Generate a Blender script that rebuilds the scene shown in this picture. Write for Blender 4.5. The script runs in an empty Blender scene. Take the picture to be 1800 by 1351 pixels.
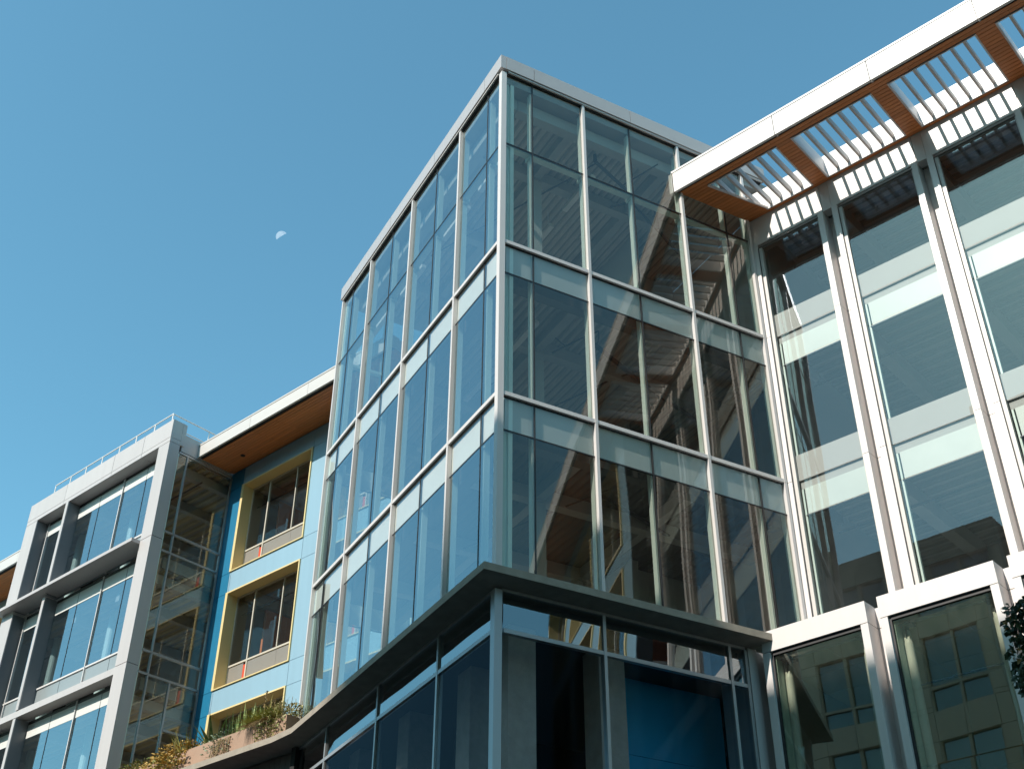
import bpy, bmesh, math, random
from mathutils import Vector, Matrix, noise
rnd = random.Random(7)
sc = bpy.context.scene
COL = sc.collection

# ------------------------------------------------------------------ camera
cd = bpy.data.cameras.new('camera')
cd.sensor_width = 36.0
cd.lens = 42.846
cd.clip_start = 0.1
cd.clip_end = 3000
cam = bpy.data.objects.new('camera', cd)
COL.objects.link(cam)
yaw, pitch, roll = math.radians(-41.893), math.radians(35.171), math.radians(0.2818)
fw = Vector((math.sin(yaw) * math.cos(pitch), math.cos(yaw) * math.cos(pitch), math.sin(pitch)))
rt0 = Vector((math.cos(yaw), -math.sin(yaw), 0))
up0 = rt0.cross(fw)
rt = rt0 * math.cos(roll) + up0 * math.sin(roll)
up = up0 * math.cos(roll) - rt0 * math.sin(roll)
CAM = Vector((14.109, -15.339, -14.468))
cam.matrix_world = Matrix(((rt.x, up.x, -fw.x, CAM.x), (rt.y, up.y, -fw.y, CAM.y), (rt.z, up.z, -fw.z, CAM.z), (0, 0, 0, 1)))
sc.camera = cam

# ------------------------------------------------------------------ sky, sun, exposure
SUN = Vector((-0.12, -1.18, 1.0)).normalized()          # direction towards the sun
w = bpy.data.worlds.new('World')
sc.world = w
w.use_nodes = True
wn = w.node_tree
bg = wn.nodes['Background']
sky = wn.nodes.new('ShaderNodeTexSky')
sky.sky_type = 'NISHITA'
sky.sun_disc = False
sky.sun_elevation = math.asin(SUN.z)
sky.sun_rotation = math.atan2(SUN.x, SUN.y)
sky.air_density = 1.0
sky.dust_density = 0.6
sky.ozone_density = 2.0
tint = wn.nodes.new('ShaderNodeMix')
tint.data_type = 'RGBA'
tint.blend_type = 'MULTIPLY'
tint.inputs[0].default_value = 1.0
tint.inputs[7].default_value = (0.775, 1.25, 1.085, 1)
wn.links.new(sky.outputs[0], tint.inputs[6])
wn.links.new(tint.outputs[2], bg.inputs[0])
bg.inputs[1].default_value = 0.15
sl = bpy.data.lights.new('sun', 'SUN')
sl.energy = 4.4
sl.angle = math.radians(0.53)
sl.color = (1.0, 0.93, 0.83)
sun = bpy.data.objects.new('sun', sl)
COL.objects.link(sun)
sun.rotation_euler = (-SUN).to_track_quat('-Z', 'Y').to_euler()
sc.view_settings.view_transform = 'Standard'
sc.view_settings.look = 'None'
sc.view_settings.gamma = 1
sc.view_settings.use_curve_mapping = False
sc.view_settings.exposure = 0.5
sc.render.engine = 'CYCLES'
cy = sc.cycles
cy.use_denoising = True
cy.max_bounces = 10
cy.diffuse_bounces = 4
cy.glossy_bounces = 4
cy.transmission_bounces = 4
cy.transparent_max_bounces = 32
cy.caustics_reflective = False
cy.caustics_refractive = False
cy.sample_clamp_indirect = 6
sc.render.film_transparent = False

# ------------------------------------------------------------------ materials
def mat(name, col, rough=0.5, metal=0.0, var=0.06, scale=3.0, bump=0.0, bscale=40.0, spec=0.5, stretch=None):
    m = bpy.data.materials.new(name)
    m.use_nodes = True
    nt = m.node_tree
    b = nt.nodes['Principled BSDF']
    b.inputs['Roughness'].default_value = rough
    b.inputs['Metallic'].default_value = metal
    b.inputs['Specular IOR Level'].default_value = spec
    tc = nt.nodes.new('ShaderNodeNewGeometry')
    src = tc.outputs['Position']
    if stretch:
        mp = nt.nodes.new('ShaderNodeMapping')
        mp.inputs['Scale'].default_value = stretch
        nt.links.new(src, mp.inputs['Vector'])
        src = mp.outputs[0]
    n = nt.nodes.new('ShaderNodeTexNoise')
    n.inputs['Scale'].default_value = scale
    n.inputs['Detail'].default_value = 6
    n.inputs['Roughness'].default_value = 0.6
    nt.links.new(src, n.inputs['Vector'])
    oi = nt.nodes.new('ShaderNodeObjectInfo')
    ad = nt.nodes.new('ShaderNodeMath')
    ad.operation = 'MULTIPLY_ADD'
    ad.inputs[1].default_value = 0.35
    nt.links.new(oi.outputs['Random'], ad.inputs[0])
    nt.links.new(n.outputs['Fac'], ad.inputs[2])
    mr = nt.nodes.new('ShaderNodeMapRange')
    mr.inputs[1].default_value = 0.3
    mr.inputs[2].default_value = 1.05
    mr.inputs[3].default_value = 1 - var
    mr.inputs[4].default_value = 1 + var
    nt.links.new(ad.outputs[0], mr.inputs[0])
    mx = nt.nodes.new('ShaderNodeMix')
    mx.data_type = 'RGBA'
    mx.blend_type = 'MULTIPLY'
    mx.inputs[0].default_value = 1
    mx.inputs[6].default_value = (*col, 1)
    nt.links.new(mr.outputs[0], mx.inputs[7])
    nt.links.new(mx.outputs[2], b.inputs['Base Color'])
    if bump:
        n2 = nt.nodes.new('ShaderNodeTexNoise')
        n2.inputs['Scale'].default_value = bscale
        n2.inputs['Detail'].default_value = 4
        nt.links.new(src, n2.inputs['Vector'])
        bp = nt.nodes.new('ShaderNodeBump')
        bp.inputs['Strength'].default_value = bump
        bp.inputs['Distance'].default_value = 0.02
        nt.links.new(n2.outputs['Fac'], bp.inputs['Height'])
        nt.links.new(bp.outputs[0], b.inputs['Normal'])
    return m

def glass(name, tintc=(0.8, 0.88, 0.85), r0=0.1, gcol=(1, 1, 1), wav=0.012, wscale=0.55, dirt=0.05):
    """architectural glass: coated mirror-like reflection over tinted transmission, a little bowed and dusty"""
    m = bpy.data.materials.new(name)
    m.use_nodes = True
    nt = m.node_tree
    nt.nodes.clear()
    N = nt.nodes.new
    L = nt.links.new
    out = N('ShaderNodeOutputMaterial')
    geo = N('ShaderNodeNewGeometry')
    oi = N('ShaderNodeObjectInfo')
    mu = N('ShaderNodeMath'); mu.operation = 'MULTIPLY'; mu.inputs[1].default_value = 37.0
    L(oi.outputs['Random'], mu.inputs[0])
    nz = N('ShaderNodeTexNoise'); nz.noise_dimensions = '4D'
    nz.inputs['Scale'].default_value = wscale
    nz.inputs['Detail'].default_value = 0.0
    L(geo.outputs['Position'], nz.inputs['Vector'])
    L(mu.outputs[0], nz.inputs['W'])
    bp = N('ShaderNodeBump')
    bp.inputs['Strength'].default_value = 1.0
    bp.inputs['Distance'].default_value = wav
    L(nz.outputs['Fac'], bp.inputs['Height'])
    wn_ = N('ShaderNodeTexWhiteNoise'); wn_.noise_dimensions = '1D'
    L(mu.outputs[0], wn_.inputs['W'])
    sb = N('ShaderNodeVectorMath'); sb.operation = 'SUBTRACT'; sb.inputs[1].default_value = (0.5, 0.5, 0.5)
    L(wn_.outputs['Color'], sb.inputs[0])
    ml = N('ShaderNodeVectorMath'); ml.operation = 'SCALE'; ml.inputs['Scale'].default_value = 0.009
    L(sb.outputs[0], ml.inputs[0])
    av = N('ShaderNodeVectorMath'); av.operation = 'ADD'
    L(geo.outputs['Normal'], av.inputs[0]); L(ml.outputs[0], av.inputs[1])
    nn = N('ShaderNodeVectorMath'); nn.operation = 'NORMALIZE'
    L(av.outputs[0], nn.inputs[0]); L(nn.outputs[0], bp.inputs['Normal'])
    dp = N('ShaderNodeVectorMath'); dp.operation = 'DOT_PRODUCT'
    L(geo.outputs['Incoming'], dp.inputs[0]); L(geo.outputs['Normal'], dp.inputs[1])
    ab = N('ShaderNodeMath'); ab.operation = 'ABSOLUTE'
    L(dp.outputs['Value'], ab.inputs[0])
    om = N('ShaderNodeMath'); om.operation = 'SUBTRACT'; om.inputs[0].default_value = 1.0
    L(ab.outputs[0], om.inputs[1])
    pw = N('ShaderNodeMath'); pw.operation = 'POWER'; pw.inputs[1].default_value = 3.2
    L(om.outputs[0], pw.inputs[0])
    fr = N('ShaderNodeMath'); fr.operation = 'MULTIPLY_ADD'
    fr.inputs[1].default_value = 1 - r0; fr.inputs[2].default_value = r0
    L(pw.outputs[0], fr.inputs[0])
    nb = N('ShaderNodeMath'); nb.operation = 'SUBTRACT'; nb.inputs[0].default_value = 1.0
    L(geo.outputs['Backfacing'], nb.inputs[1])
    f0 = fr
    fr = N('ShaderNodeMath'); fr.operation = 'MULTIPLY'
    L(f0.outputs[0], fr.inputs[0]); L(nb.outputs[0], fr.inputs[1])
    tr = N('ShaderNodeBsdfTransparent'); tr.inputs[0].default_value = (*tintc, 1)
    gl = N('ShaderNodeBsdfGlossy'); gl.inputs['Roughness'].default_value = 0.0
    gl.inputs['Color'].default_value = (*gcol, 1)
    L(bp.outputs[0], gl.inputs['Normal'])
    mx = N('ShaderNodeMixShader')
    L(fr.outputs[0], mx.inputs[0]); L(tr.outputs[0], mx.inputs[1]); L(gl.outputs[0], mx.inputs[2])
    if dirt:
        df = N('ShaderNodeBsdfDiffuse'); df.inputs[0].default_value = (0.6, 0.6, 0.57, 1)
        n3 = N('ShaderNodeTexNoise'); n3.inputs['Scale'].default_value = 5.0; n3.inputs['Detail'].default_value = 9
        n3.inputs['Roughness'].default_value = 0.7
        mp = N('ShaderNodeMapping'); mp.inputs['Scale'].default_value = (1, 1, 0.45)
        L(geo.outputs['Position'], mp.inputs['Vector']); L(mp.outputs[0], n3.inputs['Vector'])
        mr = N('ShaderNodeMapRange')
        mr.inputs[1].default_value = 0.42; mr.inputs[2].default_value = 0.85
        mr.inputs[3].default_value = 0.004; mr.inputs[4].default_value = dirt
        L(n3.outputs['Fac'], mr.inputs[0])
        m2 = N('ShaderNodeMixShader')
        L(mr.outputs[0], m2.inputs[0]); L(mx.outputs[0], m2.inputs[1]); L(df.outputs[0], m2.inputs[2])
        L(m2.outputs[0], out.inputs[0])
    else:
        L(mx.outputs[0], out.inputs[0])
    return m

def emit(name, col, s):
    m = bpy.data.materials.new(name)
    m.use_nodes = True
    nt = m.node_tree
    nt.nodes.clear()
    o = nt.nodes.new('ShaderNodeOutputMaterial')
    e = nt.nodes.new('ShaderNodeEmission')
    e.inputs[1].default_value = s
    n = nt.nodes.new('ShaderNodeTexNoise'); n.inputs['Scale'].default_value = 0.55; n.inputs['Detail'].default_value = 3
    g = nt.nodes.new('ShaderNodeNewGeometry')
    nt.links.new(g.outputs['Position'], n.inputs['Vector'])
    cr = nt.nodes.new('ShaderNodeValToRGB')
    cr.color_ramp.elements[0].position = 0.35
    cr.color_ramp.elements[0].color = (col[0] * .72, col[1] * .78, col[2] * .84, 1)
    cr.color_ramp.elements[1].position = 0.6
    cr.color_ramp.elements[1].color = (*col, 1)
    nt.links.new(n.outputs['Fac'], cr.inputs[0])
    nt.links.new(cr.outputs[0], e.inputs[0])
    nt.links.new(e.outputs[0], o.inputs[0])
    return m

def wood(name):
    m = mat(name, (0.58, 0.20, 0.062), rough=0.45, var=0.22, scale=2.5, stretch=(0.35, 9, 9))
    return m

M = dict(
    white=mat('white_painted_panel', (0.67, 0.63, 0.615), 0.35, var=0.05, scale=1.0, stretch=(4, 4, 0.3)),
    silver=mat('silver_painted_panel', (0.46, 0.43, 0.425), 0.42, 0.0, var=0.06, scale=1.0, spec=0.35, stretch=(4, 4, 0.3)),
    fascia=mat('pale_fascia_panel', (0.54, 0.505, 0.48), 0.4, var=0.03),
    cap=mat('roof_cap_metal', (0.47, 0.435, 0.425), 0.35, 0.2, var=0.04),
    mull=mat('mullion_aluminium', (0.62, 0.585, 0.575), 0.38, 0.0, var=0.03),
    frame=mat('grey_storefront_frame', (0.36, 0.355, 0.36), 0.3, 0.35, var=0.03),
    dark=mat('dark_gasket', (0.018, 0.017, 0.02), 0.5, var=0.1),
    bronze=mat('bronze_window_head', (0.20, 0.165, 0.15), 0.4, 0.2),
    mint=mat('mint_inner_mullion', (0.56, 0.65, 0.59), 0.4, var=0.03),
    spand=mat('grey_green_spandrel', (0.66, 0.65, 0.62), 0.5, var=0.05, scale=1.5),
    greyband=mat('grey_bulkhead', (0.40, 0.385, 0.37), 0.6, var=0.05, scale=1.2),
    lightband=mat('pale_shade_band', (0.55, 0.585, 0.55), 0.45, var=0.10, scale=1.3),
    deck=mat('ceiling_deck', (0.22, 0.21, 0.20), 0.7, var=0.12, scale=1.5),
    slab=mat('interior_slab', (0.30, 0.29, 0.28), 0.7, var=0.08),
    wall=mat('interior_wall', (0.45, 0.45, 0.435), 0.7, var=0.04),
    steel=mat('dark_pipe', (0.035, 0.035, 0.045), 0.4, 0.2),
    beam=mat('grey_beam', (0.36, 0.35, 0.335), 0.6, var=0.06),
    conc=mat('weathered_concrete', (0.29, 0.25, 0.205), 0.85, var=0.28, scale=4, bump=0.25),
    conc2=mat('concrete_column', (0.48, 0.385, 0.335), 0.85, var=0.2, scale=5, bump=0.35, bscale=25),
    wood=wood('cedar_plank'),
    black=mat('black_gap', (0.012, 0.011, 0.011), 0.8, var=0.1),
    lblue=mat('light_blue_panel', (0.24, 0.385, 0.485), 0.45, var=0.06, scale=1.0, stretch=(4, 4, 0.3)),
    dblue=mat('deep_blue_panel', (0.006, 0.15, 0.28), 0.45, var=0.04),
    teal=mat('teal_interior_wall', (0.008, 0.33, 0.60), 0.55, var=0.06, scale=1.2),
    yellow=mat('yellow_reveal', (0.70, 0.55, 0.27), 0.45, var=0.03),
    cream=mat('cream_window_frame', (0.52, 0.48, 0.41), 0.4, var=0.02),
    gpanel=mat('warm_grey_infill', (0.24, 0.222, 0.20), 0.3, var=0.06),
    red=mat('orange_red_panel', (0.62, 0.07, 0.025), 0.5),
    terra=mat('terracotta_planter', (0.34, 0.22, 0.155), 0.7, var=0.09, scale=2.5, bump=0.1),
    soil=mat('soil', (0.07, 0.05, 0.035), 0.9, var=0.3),
    tile=mat('dark_plum_tile', (0.10, 0.062, 0.062), 0.45, var=0.25, scale=3),
    brown=mat('brown_facade_panel', (0.42, 0.33, 0.24), 0.6, var=0.10, scale=0.8),
    tan=mat('tan_window_trim', (0.34, 0.265, 0.19), 0.6),
    asphalt=mat('asphalt', (0.055, 0.055, 0.055), 0.9, var=0.2),
    pave=mat('pavement', (0.18, 0.175, 0.165), 0.85, var=0.12),
    ground=mat('ground', (0.14, 0.115, 0.09), 0.9, var=0.2, scale=0.3),
    bark=mat('bark', (0.10, 0.07, 0.05), 0.9, var=0.3, bump=0.5),
    glass=glass('tower_glass', (0.89, 0.935, 0.925), 0.26, (0.86, 0.94, 0.97), wav=0.008, dirt=0.012),
    glassP=glass('spandrel_glass', (0.95, 0.97, 0.965), 0.06, (0.9, 0.96, 1.0), wav=0.008, dirt=0.02),
    glassQ=glass('warm_reflection_glass', (0.91, 0.925, 0.90), 0.105, (1.0, 0.94, 0.86), wav=0.019, wscale=0.32, dirt=0.012),  # right face: reflections dimmed and warmed to imitate polarised skylight
    glassR=glass('clear_bay_glass', (0.93, 0.945, 0.94), 0.095, (0.80, 0.89, 1.0), wav=0.005, dirt=0.014),
    glassB=glass('blue_bay_glass', (0.84, 0.89, 0.91), 0.27, (0.88, 0.96, 1), wav=0.005, dirt=0.01),
    glassD=glass('dark_side_glass', (0.94, 0.935, 0.89), 0.10, (0.98, 1, 0.94), wav=0.004, dirt=0.006),
    glassG=glass('green_lower_glass', (0.90, 0.93, 0.87), 0.26, (0.95, 0.98, 0.90), wav=0.007, dirt=0.03),
    glassS=glass('storefront_glass', (0.82, 0.86, 0.87), 0.24, (0.95, 0.99, 1), wav=0.014, dirt=0.0),
    glassN=glass('dark_navy_glass', (0.88, 0.91, 0.93), 0.02, (0.10, 0.12, 0.14), wav=0.004, dirt=0.0),
    glassW=glass('window_glass', (0.88, 0.88, 0.86), 0.05, (0.9, 0.9, 0.9), wav=0.003, dirt=0.008),
    glassO=glass('opposite_glass', (0.5, 0.62, 0.62), 0.14, (0.8, 0.9, 0.9), dirt=0.0),
    joint=mat('pale_panel_joint', (0.58, 0.57, 0.52), 0.6),
    deck2=mat('grey_rib_deck', (0.46, 0.41, 0.37), 0.7, var=0.15, scale=1.5),
    infill=mat('blue_grey_infill', (0.25, 0.28, 0.29), 0.3, var=0.05),
    blind=mat('white_blind', (0.60, 0.60, 0.58), 0.6, var=0.03),
    deck3=mat('dim_ceiling_deck', (0.13, 0.125, 0.12), 0.7, var=0.1),  # deck colour darkened to imitate dim rooms
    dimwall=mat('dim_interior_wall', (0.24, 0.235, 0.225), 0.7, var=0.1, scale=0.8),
    spand2=mat('shaded_grey_spandrel', (0.52, 0.535, 0.51), 0.5, var=0.05, scale=1.5),  # spandrel colour darkened to carry the right face's weaker light
    beige=mat('beige_inner_wall', (0.60, 0.53, 0.38), 0.7, var=0.1, scale=0.7),
    mint_lit=mat('sunlit_mint_fin', (0.80, 0.88, 0.83), 0.4, var=0.03),  # mint lightened in colour so the fins look sunlit
    shaded_return=mat('shaded_silver_return', (0.17, 0.175, 0.19), 0.4, var=0.06),  # silver darkened in colour to imitate shade on the side faces
    bdeck=mat('tan_ceiling_deck', (0.46, 0.39, 0.27), 0.7, var=0.15),
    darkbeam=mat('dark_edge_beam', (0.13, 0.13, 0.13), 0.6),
    darkceil=mat('dark_ceiling', (0.05, 0.05, 0.052), 0.7),
    moon=emit('moon_glow', (0.34, 0.50, 0.63), 1.0),  # glow stands in for sunlight on the moon's face
)
def leafmat(name, c1, c2):
    m = mat(name, c1, 0.5, var=0.25, scale=12)
    nt = m.node_tree
    b = nt.nodes['Principled BSDF']
    b.inputs['Specular IOR Level'].default_value = 0.3
    ng = nt.nodes.new('ShaderNodeTexNoise'); ng.inputs['Scale'].default_value = 7
    g = nt.nodes.new('ShaderNodeNewGeometry')
    nt.links.new(g.outputs['Position'], ng.inputs['Vector'])
    cr = nt.nodes.new('ShaderNodeValToRGB')
    cr.color_ramp.elements[0].position = .38; cr.color_ramp.elements[0].color = (*c1, 1)
    cr.color_ramp.elements[1].position = .62; cr.color_ramp.elements[1].color = (*c2, 1)
    nt.links.new(ng.outputs['Fac'], cr.inputs[0])
    nt.links.new(cr.outputs[0], b.inputs['Base Color'])
    return m
LEAF = dict(
    gold=leafmat('golden_leaf', (0.36, 0.22, 0.05), (0.60, 0.40, 0.12)),
    olive=leafmat('olive_leaf', (0.11, 0.14, 0.035), (0.32, 0.29, 0.09)),
    green=leafmat('aloe_leaf', (0.10, 0.17, 0.05), (0.25, 0.30, 0.10)),
    grass=leafmat('grass_blade', (0.22, 0.25, 0.05), (0.42, 0.38, 0.12)),
    silver=leafmat('silver_leaf', (0.16, 0.22, 0.14), (0.33, 0.38, 0.26)),
    cream=leafmat('cream_leaf', (0.20, 0.22, 0.08), (0.52, 0.46, 0.26)),
    pink=leafmat('pink_bloom', (0.45, 0.20, 0.13), (0.55, 0.33, 0.20)),
    dry=leafmat('dry_stem', (0.20, 0.13, 0.06), (0.33, 0.24, 0.11)),
    dark=leafmat('dark_tree_leaf', (0.028, 0.042, 0.022), (0.06, 0.085, 0.035)),
    autumn=leafmat('autumn_leaf', (0.20, 0.10, 0.02), (0.34, 0.19, 0.03)),
)

# ------------------------------------------------------------------ geometry helpers
Z = Vector((0, 0, 1))
class Fr:
    """a local frame: origin and three axes"""
    def __init__(s, o, ex, ey, ez=Z):
        s.o, s.ex, s.ey, s.ez = Vector(o), Vector(ex), Vector(ey), Vector(ez)
    def __call__(s, x, y, z):
        return s.o + s.ex * x + s.ey * y + s.ez * z
WF = Fr((0, 0, 0), (1, 0, 0), (0, 1, 0))
_q = [(0, 3, 2, 1), (4, 5, 6, 7), (0, 1, 5, 4), (1, 2, 6, 5), (2, 3, 7, 6), (3, 0, 4, 7)]
class MB:
    def __init__(s):
        s.v, s.f = [], []
    def box(s, F, x0, x1, y0, y1, z0, z1):
        b = len(s.v)
        for z in (z0, z1):
            for x, y in ((x0, y0), (x1, y0), (x1, y1), (x0, y1)):
                s.v.append(F(x, y, z))
        s.f += [tuple(b + i for i in q) for q in _q]
        return s
    def prism(s, F, poly, z0, z1):
        b = len(s.v); n = len(poly)
        for z in (z0, z1):
            for x, y in poly:
                s.v.append(F(x, y, z))
        s.f.append(tuple(b + i for i in reversed(range(n))))
        s.f.append(tuple(b + n + i for i in range(n)))
        for i in range(n):
            j = (i + 1) % n
            s.f.append((b + i, b + j, b + n + j, b + n + i))
        return s
    def tube(s, p0, p1, r0, r1=None, n=10):
        r1 = r0 if r1 is None else r1
        p0, p1 = Vector(p0), Vector(p1)
        d = (p1 - p0).normalized()
        a = d.orthogonal().normalized(); c = d.cross(a)
        b = len(s.v)
        for p, r in ((p0, r0), (p1, r1)):
            for i in range(n):
                t = 2 * math.pi * i / n
                s.v.append(p + (a * math.cos(t) + c * math.sin(t)) * r)
        for i in range(n):
            j = (i + 1) % n
            s.f.append((b + i, b + j, b + n + j, b + n + i))
        s.f.append(tuple(b + i for i in reversed(range(n))))
        s.f.append(tuple(b + n + i for i in range(n)))
        return s
    def quad(s, a, b, c, d):
        k = len(s.v)
        s.v += [Vector(a), Vector(b), Vector(c), Vector(d)]
        s.f.append((k, k + 1, k + 2, k + 3))
    def build(s, name, m, parent=None, label=None, kind=None, smooth=False, fix=True):
        base = Vector(parent['_b']) if parent is not None else Vector((0, 0, 0))
        me = bpy.data.meshes.new(name)
        me.from_pydata([v - base for v in s.v], [], s.f)
        if fix:
            bm = bmesh.new(); bm.from_mesh(me)
            bmesh.ops.recalc_face_normals(bm, faces=bm.faces)
            bm.to_mesh(me); bm.free()
        me.materials.append(M[m] if isinstance(m, str) else m)
        if smooth:
            for p in me.polygons: p.use_smooth = True
        o = bpy.data.objects.new(name, me)
        COL.objects.link(o)
        if parent is not None:
            o.parent = parent
            o['_b'] = list(base)
        else:
            o['_b'] = [0, 0, 0]
        if label: o['label'] = label
        if kind: o['kind'] = kind
        return o
def B(name, m, parent, F, *a, **k):
    return MB().box(F, *a).build(name, m, parent, **k)
def thing(name, loc, label, cat, group=None):
    o = bpy.data.objects.new(name, None)
    o.empty_display_size = 0.5
    COL.objects.link(o)
    o.location = loc
    o['_b'] = list(loc)
    o['label'] = label; o['category'] = cat
    if group: o['group'] = group
    return o
def struct(name, mb, m):
    return mb.build(name, m, None, kind='structure')
def clip(poly, a, b, c):
    """keep the part of poly where a x + b y <= c"""
    out = []
    for i in range(len(poly)):
        p, q = poly[i], poly[(i + 1) % len(poly)]
        dp, dq = a * p[0] + b * p[1] - c, a * q[0] + b * q[1] - c
        if dp <= 0: out.append(p)
        if dp * dq < 0:
            t = dp / (dp - dq)
            out.append((p[0] + (q[0] - p[0]) * t, p[1] + (q[1] - p[1]) * t))
    return out

G0 = -16.1                                   # street level
aL = math.radians(-70.474); aR = math.radians(19.526)
dL = Vector((math.sin(aL), math.cos(aL), 0)); dR = Vector((math.sin(aR), math.cos(aR), 0))
FL = Fr((0, 0, 0), dL, -dR)                  # tower's left face: x along it, y outwards
FRt = Fr((0, 0, 0), dR, -dL)                 # tower's right face
IN = Fr((0, 0, 0), dL, dR)                   # tower interior: l, r, z
tanR = dR.x / dR.y                           # x = tanR*y on the tower's right face

# ------------------------------------------------------------------ ground
mb = MB(); mb.quad((-700, -500, G0), (700, -500, G0), (700, 900, G0), (-700, 900, G0))
struct('ground', mb, 'ground')
mb = MB(); mb.quad((-200, -22, G0 + .004), (200, -22, G0 + .004), (200, -10, G0 + .004), (-200, -10, G0 + .004))
struct('road', mb, 'asphalt')
struct('pavement', MB().box(WF, -200, 200, -10, 5.2, G0 + .004, G0 + .13), 'pave')
struct('far_pavement', MB().box(WF, -200, 200, -24.9, -22, G0 + .004, G0 + .13), 'pave')

# ------------------------------------------------------------------ glass corner tower
LT = [0, 2.288, 5.303, 8.280, 10.522]; LH = [0.796, 3.805, 6.784, 9.809]
RT = [0, 2.329, 5.312, 7.48]; RH = [0.835, 3.79, 6.752]
ST = [0, 1.42, 2.82]
tower = thing('glass_tower', (0, 0, G0), 'tall glass corner tower with pale mullions between the blue facade and the white wing', 'building')
ROWS = [(-4.25, -0.895), (-.86, -0.05), (0.05, 3.305), (3.34, 4.15), (4.25, 7.415), (7.445, 9.86)]
def facade(F, T, Hv, first=0.06, last=None, gm='glass'):
    end = T[-1] if last is None else last
    cols = sorted(T + Hv)
    for i in range(len(cols) - 1):
        x0, x1 = cols[i] + .012, cols[i + 1] - .012
        if i == 0: x0 = first
        for z0, z1 in ((-.86, -.03), (3.34, 4.17)):
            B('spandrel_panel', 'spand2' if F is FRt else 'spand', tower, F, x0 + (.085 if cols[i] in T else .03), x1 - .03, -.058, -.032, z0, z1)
        for z0, z1 in ROWS:
            B('glass_pane', 'glassP' if z0 in (-.86, 3.34) else gm, tower, F, x0, min(x1, end), -.012, .012, z0, z1)
    for x in T[1:]:
        for z0, z1 in ((-4.27, -.052), (-.048, 4.148), (4.152, 9.88)):
            B('mullion', 'mull', tower, F, x - .036, x + .036, -.02, .085, z0, z1 - .004)
    for x in Hv:
        B('joint_strip', 'dark', tower, F, x - .012, x + .012, -.03, .022, -4.25, 9.86)
    for x in T + Hv:
        xx = x if x > 0.01 else .09
        for z0, z1 in ((-4.25, -.07), (.0, 4.13), (4.2, 9.8)):
            if x < .01 and F is FRt:
                B('inner_mullion', 'mint_lit', tower, F, .235, .33, -.34, -.03, z0, z1)
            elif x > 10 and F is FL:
                B('inner_mullion', 'mint_lit', tower, F, x - .16, x - .06, -.30, -.03, z0, z1)
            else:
                B('inner_mullion', 'mint_lit' if F is FRt else 'mint', tower, F, xx - .03, xx + .03, -.20, -.062, z0, z1)
    for i in range(len(T) - 1):
        for z in (0, 4.2):
            B('transom', 'mull', tower, F, T[i] + .038, T[i + 1] - .038, -.02, .075, z - .046, z + .046)
            B('transom_gasket', 'dark', tower, F, T[i] + .038, T[i + 1] - .038, -.02, .025, z - .068, z - .05)
        for z in (-.877, 3.322, 7.43):
            B('joint_strip', 'dark', tower, F, T[i] + .038, T[i + 1] - .038, -.03, .02, z - .013, z + .013)
        B('inner_transom', 'mint', tower, F, T[i] + .04, T[i + 1] - .04, -.19, -.035, 7.385, 7.475)
    for x in T[1:] + Hv:
        B('bracket', 'mint', tower, F, x - .07, x - .035, -.24, -.05, 7.30, 7.52)
facade(FL, LT, LH)
facade(FRt, RT, RH, gm='glassQ')
FS = Fr(dL * 10.522, dR, dL)                 # left return of the tower
facade(FS, ST, [0.72, 2.12], first=0.05)
# corner post
B('corner_post', 'mull', tower, Fr((0, 0, 0), dL, dR), -.085, .055, -.085, .055, -4.27, 9.88)
# roof cap
for F, e, js in ((FL, 10.62, LH), (FRt, 8.3, RH), (FS, 3.2, [1.4])):
    e0 = -.13 if F is not FS else 0.1
    xs = [e0] + js + [e]
    for i in range(len(xs) - 1):
        a, b = xs[i] + .006, xs[i + 1] - .006
        if F is FRt and i == 0: a = .026
        if F is FS: a = max(a, .12)
        B('cap_panel', 'cap', tower, F, a, b, -.02, .13, 9.97, 10.43)
    B('cap_reveal', 'dark', tower, F, .1, e - .1, -.03, .05, 9.885, 9.965)
    B('cap_drip', 'mull', tower, F, .1, e - .1, .055, .10, 9.91, 9.945)
B('roof_coping', 'cap', tower, FRt, .5, 8.2, -.35, .02, 10.435, 10.50)
B('roof_slab', 'slab', tower, IN, .03, 10.45, .03, 8.6, 9.64, 9.96)
# floors, deck ribs, beams, core
for z0, z1 in ((3.80, 4.17), (-.40, -.03), (-4.62, -4.29)):
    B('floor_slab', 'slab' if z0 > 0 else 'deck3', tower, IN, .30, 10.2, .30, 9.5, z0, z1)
for zt in (9.64, 3.80, -.40):
    mb = MB()
    r = .45
    while r < 8.4:
        mb.prism(Fr((0, 0, 0), dR, Z, dL), [(r, zt - .001), (r + .03, zt - .04), (r + .11, zt - .04), (r + .14, zt - .001)], .42, 10.1)
        r += .205
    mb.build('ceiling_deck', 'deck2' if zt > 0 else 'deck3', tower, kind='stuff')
    for l in (2.42, 5.4, 8.3):
        B('ceiling_beam', 'beam', tower, IN, l - .13, l + .13, .42, 8.4, zt - .40, zt - .07)
    for r0 in (2.28, 5.25):
        for l0, l1 in ((.42, 2.28), (2.56, 5.26), (5.54, 8.16), (8.44, 10.0)):
            B('ceiling_beam', 'beam', tower, IN, l0, l1, r0 - .11, r0 + .11, zt - .36, zt - .07)
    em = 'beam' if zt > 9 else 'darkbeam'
    B('edge_beam', em, tower, IN, .34, .60, .62, 8.2, zt - .44, zt - .075)
    B('edge_beam', em, tower, IN, .34, 9.9, .34, .60, zt - .44, zt - .075)
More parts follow.
